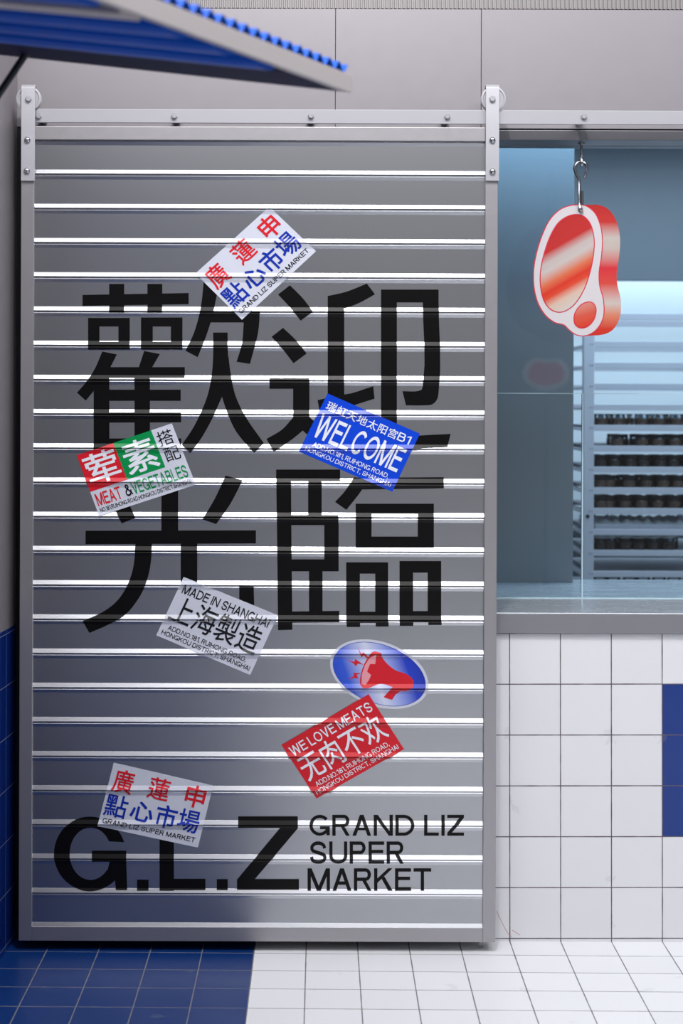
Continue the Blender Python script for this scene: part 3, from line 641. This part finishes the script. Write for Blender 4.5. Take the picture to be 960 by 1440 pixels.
layer('outline', grow(face, 5), 'meatline', MY - 0.0004)
layer('fat', face, 'meatwhite', MY - 0.0008)
layer('outline', grow(lean, 5), 'meatline', MY - 0.0012)
layer('lean_meat', lean, LEAN, MY - 0.0016)
layer('outline', grow(bone, 5), 'meatline', MY - 0.0012)
layer('marrow_bone', bone, BONE, MY - 0.0016)
bm = bmesh.new(); pc = P(*c3((447, 408)), MY); lathe(bm, (pc.x, MY - 0.0018, pc.z), (0, 1, 0), [(0, 0.008), (0.0006, 0.008)], 20); obj('hole', bm, 'header', sign)
# hooks
def h3(px, py, dy=0.0): p = P(*c3((px, py)), MY); return (p.x, MY + dy, p.z)
bm = bmesh.new()
tube(bm, smooth_line([h3(470, 250, .003), h3(480, 215, .003), h3(476, 183, .003), h3(455, 168, .003), h3(432, 173, .003), h3(419, 200, .003), h3(428, 230, .003), h3(441, 260, .002), h3(441, 330, -.004), h3(441, 385, -.008), h3(444, 408, -.012), h3(452, 416, -.006), h3(458, 405, .014), h3(460, 370, .016), h3(459, 312, .016)], 5), 0.0047)
hk = obj('s_hook', bm, 'steel', smooth=True, base=True); tag(hk, 'bent steel S-hook through the top of the steak sign', 'hook')
bm = bmesh.new()
p0 = h3(452, 52, 0.0)
tube(bm, smooth_line([(p0[0], p0[1], ZH0 + 0.002), h3(452, 90, 0), h3(452, 150, -.004), h3(452, 178, -.008), h3(453, 190, 0.0), h3(455, 180, .010), h3(457, 140, .012)], 5), 0.0042)
lathe(bm, (p0[0], p0[1], ZH0 - 0.0005), (0, 0, -1), [(0, 0.011), (0.003, 0.011), (0.006, 0.006)], 16)
hk = obj('ceiling_hook', bm, 'steel', smooth=True, base=True); tag(hk, 'short steel hook fixed under the window head, above the S-hook', 'hook')

# ------------------------------------------------------------------ tray rack with jars
RY, RD = 1.72, 0.60
rx0, rx1 = X(820, 650, RY), X(835, 650, RY)
rxe = X(1030, 650, RY)
RW = rx1 - rx0
rack = thing('tray_rack', ((rx0 + rxe) / 2, RY + RD / 2, 0), 'tall aluminium tray rack of narrow shelves holding rows of brown jars', 'rack')
ztop = Z(900, 441, RY)
for xa in (rx0, rxe - RW):
    for y in (RY, RY + RD - RW):
        obj('post', bx(xa, xa + RW, y, y + RW, 0.0, ztop), 'rack', rack, bevel=0.002)
rail_y = [484.3, 514, 543.5, 573, 602, 631.3, 660.8, 690, 719, 748.6, 778, 807.6, 837, 866]
obj('top_bar', bx(rx0, rxe, RY - 0.002, RY + 0.02, Z(900, 450, RY), ztop), 'rack', rack, bevel=0.001)
obj('top_bar', bx(rx0, rxe, RY + RD - 0.02, RY + RD, Z(900, 450, RY), ztop), 'rack', rack, bevel=0.001)
shelf_z = []
for k, ry in enumerate(rail_y):
    z0, z1 = Z(900, ry + 4.2, RY), Z(900, ry - 4.2, RY); shelf_z.append(z1)
    s = obj('shelf_rail', bx(rx1 - 0.002, rxe - RW, RY + 0.002, RY + 0.016, z0, z1), 'rack', rack, bevel=0.001)
    obj('shelf_rail', bx(rx1 - 0.002, rxe - RW, RY + RD - 0.016, RY + RD - 0.002, z0, z1), 'rack', rack, bevel=0.001)
    for xa in (rx0 + 0.002, rxe - RW + 0.002):
        obj('side_runner', bx(xa, xa + 0.03, RY + RW, RY + RD - RW, z0, z0 + 0.010), 'rack', rack)
    bm = bmesh.new()
    for q in (0.62, 0.84): lathe(bm, (rx0 + RW * q, RY, (z0 + z1) / 2), (0, -1, 0), [(0, 0.0028), (0.002, 0.0018)], 8)
    obj('rivet_pair', bm, 'steel', rack)
    if k >= 4: obj('tray', bx(rx1 + 0.003, rxe - RW - 0.003, RY + 0.017, RY + RD - 0.017, z1 - 0.006, z1 - 0.002), 'rack', rack)
bm = bmesh.new(); lathe(bm, (rx0 + RW * 0.42, RY, Z(822, 726, RY)), (0, -1, 0), [(0, 0.008), (0.004, 0.007), (0.005, 0.003)], 16); obj('latch_button', bm, 'blacksteel', rack)

def jar_proto(name, body, tall, lid):
    r = 0.0285; h = 0.046 * tall
    t = thing(name, (0, 0, 0), 'small brown jar', 'jar', 'jars')
    def part(nm, prof_, m, k=18):
        bm = bmesh.new(); lathe(bm, (0, 0, 0), (0, 0, 1), prof_, k); return obj(nm, bm, m, t, smooth=True)
    part('contents', [(0.001, r * 0.86), (0.006, r * 0.97), (h * 0.5, r * 0.97), (h * 0.62, r * 0.93)], body)
    if lid:
        part('glass_body', [(0.0, r * 0.88), (0.006, r), (h * 0.55, r), (h * 0.72, r * 0.86)], 'jarglass')
        part('lid', [(h * 0.70, r * 0.90), (h * 0.71, r * 0.93), (h * 0.96, r * 0.93), (h, r * 0.85)], 'jarlid')
    else:
        part('glass_body', [(0.0, r * 0.88), (0.006, r), (h * 0.75, r), (h * 0.82, r * 0.93), (h * 0.98, r * 0.95)], 'jarglass')
        part('rim', [(h * 0.93, r * 0.95), (h * 0.94, r * 0.99), (h * 0.985, r * 0.99), (h, r * 0.93)], 'jarglass')
    return t
ORD = ['topmost', 'second', 'third', 'fourth', 'fifth']
rows = [(4, 'jarbody', 0, [848, 872, 905, 929, 955, 979], 'open-topped brown dessert jar on the topmost filled shelf of the rack', 'jars on the topmost filled shelf'),
        (5, 'jarbody', 1, [871.5, 905, 928, 952, 976], 'lidded brown jar on the shelf left empty at its left end', 'jars on the half empty shelf'),
        (6, 'jardark', 1, [843, 867, 890, 908, 931, 950, 972], 'very dark lidded jar on the third filled shelf of the rack', 'jars on the third filled shelf'),
        (7, 'jarbody', 1, [836, 859, 887, 912, 935, 957, 980], 'tan-brown lidded jar on the fourth filled shelf, second shelf above the film-covered tray', 'jars on the fourth filled shelf'),
        (8, 'jarbody', 1, [838, 858, 882, 905, 928, 951, 974], 'tan-brown lidded jar on the shelf directly above the film-covered tray', 'jars above the film covered tray'),
        (10, 'jardark', 0, [841, 860, 882, 902, 922, 943], 'dark brown open-topped jar on the shelf below the film-covered tray', 'jars below the film covered tray'),
        (12, 'jardark', 0, [846, 866, 888, 908, 930, 952, 974], 'dark jar on the lowest visible shelf, only its rim showing above the counter', 'jars on the lowest visible shelf')]
protos = {}
for k, body, lid, xs, label, group in rows:
    z = shelf_z[k] - 0.002
    key = (body, lid)
    for rowi in (0, 1, 2):
        for i, px in enumerate(xs):
            if rowi and k == 12: continue
            Yj = RY + 0.052 + rowi * 0.075 + random.uniform(-0.004, 0.004)
            xx = X(px, 700, RY) + (0 if rowi == 0 else (0.030 if rowi == 1 else 0.008)) + random.uniform(-0.002, 0.002)
            if xx < rx1 + 0.034: xx = rx1 + 0.034 + random.uniform(0, 0.001)
            if xx > rxe - RW - 0.035: continue
            if key not in protos:
                t = protos[key] = jar_proto('dessert_jar', body, 1.0, lid); t.location = (xx, Yj, z); t['label'] = label; t['group'] = group
            else: t = dup(protos[key], (xx, Yj, z), label, group)
            t.rotation_euler.z = random.uniform(0, 6)
            if k == 12: t.scale = (1, 1, (Z(900, 812.5, RY) - z) / 0.046)
# film-covered tray on shelf 9
z = shelf_z[9] - 0.002
ft = thing('film_covered_tray', (X(910, 740, RY), RY + 0.2, z), 'shallow tray under crumpled clear film, between two rows of jars', 'tray')
tx0, tx1 = rx1 + 0.010, rxe - RW - 0.012
bm = bmesh.new(); box(bm, tx0, tx1, RY + 0.03, RY + 0.42, z, z + 0.020); obj('pan', bm, 'rack', ft, bevel=0.003)
bm = bmesh.new(); nx, ny = 40, 14; g = [[bm.verts.new((tx0 + (tx1 - tx0) * i / nx, RY + 0.03 + 0.39 * j / ny, z + 0.021 + (0.004 + 0.016 * abs(math.sin(i * 0.9 + 1.7 * math.sin(j * .8))) * random.random()) * (0 < j < ny))) for i in range(nx + 1)] for j in range(ny + 1)]
for j in range(ny):
    for i in range(nx): bm.faces.new((g[j][i], g[j][i + 1], g[j + 1][i + 1], g[j + 1][i]))
obj('cling_film', bm, 'film', ft, smooth=True)

# ------------------------------------------------------------------ awning of the neighbouring stall
Tt = P(482, 129, 3.4 - DW)
nv = Vector((-0.461, -0.887, 0)); mv = Vector((-0.887, 0.461, 0.176))
AZ = 0.035
def AP(s, m, h=0.0): return Tt + nv * s + mv * m + Vector((0, 0, h))
def slab(bm, s0, s1, m0, m1, h0, h1):
    c = [(s0, m0), (s1, m0), (s1, m1), (s0, m1)]
    hexa(bm, [AP(s, m, h0) for s, m in c] + [AP(s, m, h1) for s, m in c])
AS, AM = 1.35, 1.05
aw = thing('awning', AP(0.6, AM, 0), 'blue corrugated sheet awning with grey edge trim reaching in at the top left', 'awning')
bm = bmesh.new(); slab(bm, -0.005, AS, -0.018, 0.004, 0.0, AZ); obj('edge_trim', bm, 'agrey', aw, bevel=0.001, label='flat grey trim along the awning front edge')
bm = bmesh.new(); slab(bm, 0.0, 0.235, 0.004, AM, 0.0, AZ - 0.004); obj('soffit_board', bm, 'anav', aw, label='dark navy flat board under the awning end')
# blue underside troughs
bm = bmesh.new(); slab(bm, 0.236, AS - 0.02, 0.004, AM, 0.029, AZ - 0.001); obj('groove_shade_board', bm, 'anav', aw)  # navy plate added to paint the shade in the grooves between troughs
s = 0.262; k = 0
while s < AS - 0.1:
    bm = bmesh.new(); w = 0.100; ol = [(0, 0.027), (0.003, 0.010), (0.016, -0.004), (0.036, -0.010), (0.064, -0.010), (0.084, -0.004), (0.097, 0.010), (w, 0.027)]
    a = [bm.verts.new(AP(s + q, 0.004, h)) for q, h in ol]; b = [bm.verts.new(AP(s + q, AM, h)) for q, h in ol]
    a += [bm.verts.new(AP(s + w, 0.004, 0.0285)), bm.verts.new(AP(s, 0.004, 0.0285))]; b += [bm.verts.new(AP(s + w, AM, 0.0285)), bm.verts.new(AP(s, AM, 0.0285))]
    n_ = len(a); bm.faces.new(a); bm.faces.new(b[::-1])
    for i in range(n_): bm.faces.new((a[i], b[i], b[(i + 1) % n_], a[(i + 1) % n_]))
    obj('underside_trough', bm, 'abl', aw); s += w + 0.056
    if k == 2:
        bm = bmesh.new(); slab(bm, s, s + 0.06, 0.004, AM, -0.006, 0.0285); obj('cross_beam', bm, 'agrey', aw, bevel=0.002); s += 0.10
    k += 1
# corrugated roof sheet
bm = bmesh.new(); N = 14 * int(AS / 0.041); a = []; b = []
for i in range(N + 1):
    s_ = AS * i / N; h = AZ + 0.0095 + 0.0085 * math.cos(2 * math.pi * s_ / 0.041); a.append((s_, h))
v = [[bm.verts.new(AP(s_, m, h + e)) for s_, h in a] for m, e in ((-0.012, 0), (AM, 0), (AM, 0.0012), (-0.012, 0.0012))]
for r in range(4):
    p_, q_ = v[r], v[(r + 1) % 4]
    for i in range(N): bm.faces.new((p_[i], p_[i + 1], q_[i + 1], q_[i]))
obj('roof_sheet', bm, 'abl', aw, smooth=True)
# stay rod from the soffit board down to the stall wall
pr_ = P(40, 70, AP(0.14, 0.86).y); pw = AP(0.10, AM, -0.0) ; pw = Vector((pw.x, pw.y, pr_.z - 0.42))
bm = bmesh.new(); tube(bm, [pr_ + Vector((0, 0, 0.012)), pr_, pr_.lerp(pw, 0.5), pw], 0.008, 12)
lathe(bm, pr_ + Vector((0, 0, 0.016)), (0, 0, -1), [(0, 0.020), (0.006, 0.020), (0.022, 0.012), (0.026, 0.009)], 16)
obj('stay_rod', bm, 'blacksteel', aw, smooth=True, label='black steel stay rod under the awning')
bm = bmesh.new(); c = [AP(-0.12, AM + 0.002), AP(AS + 0.05, AM + 0.002), AP(AS + 0.05, AM + 0.10), AP(-0.12, AM + 0.10)]
hexa(bm, [(p.x, p.y, 0) for p in c] + [(p.x, p.y, 3.0) for p in c]); struct('wall_stall', bm, 'fascia')

# ------------------------------------------------------------------ round meat sign across the aisle, seen mirrored in the upper pane
qx, qy, qz = 1.64, -5.6, 1.79
rs = thing('round_meat_sign', (qx, qy, 0), 'round red meat sign with pale rim, mirrored faintly in the upper glass', 'sign')
def oval(a, b, dz=0): return [(qx + a * math.cos(t) * (1 - 0.05 * math.sin(t)), qz + dz + b * math.sin(t) - (0.03 * math.exp(-(math.cos(t) / 0.35) ** 2) if math.sin(t) > 0 else 0)) for t in (2 * math.pi * k / 40 for k in range(40))]
bm = bmesh.new(); prism(bm, oval(0.155, 0.115), qy - 0.010, qy); obj('board', bm, 'meatwhite', rs)
bm = bmesh.new(); prism(bm, oval(0.124, 0.088), qy, qy + 0.002); obj('red_meat', bm, 'red', rs)
bm = bmesh.new(); lathe(bm, (qx, qy - 0.02, 0), (0, 0, 1), [(0, 0.16), (0.012, 0.16), (0.016, 0.012), (qz, 0.010)], 24); obj('stand', bm, 'blacksteel', rs, smooth=True)

# red pen scratches low on the white tiles beside the door
M['redpen'] = mat('red_scratch', (200, 90, 96), 0.5)
cw = bpy.data.objects['wall_counter']
for pts in (((698, 1281), (704, 1294), (710, 1306), (715, 1314), (719, 1317)), ((720, 1308), (725, 1311), (731, 1315))):
    bm = bmesh.new(); tube(bm, [P(a, b, 0) - Vector((0, 0.0002, 0)) for a, b in pts], 0.0006, 6); obj('red_scratch', bm, 'redpen', cw, label='thin red scratch on the white tile')
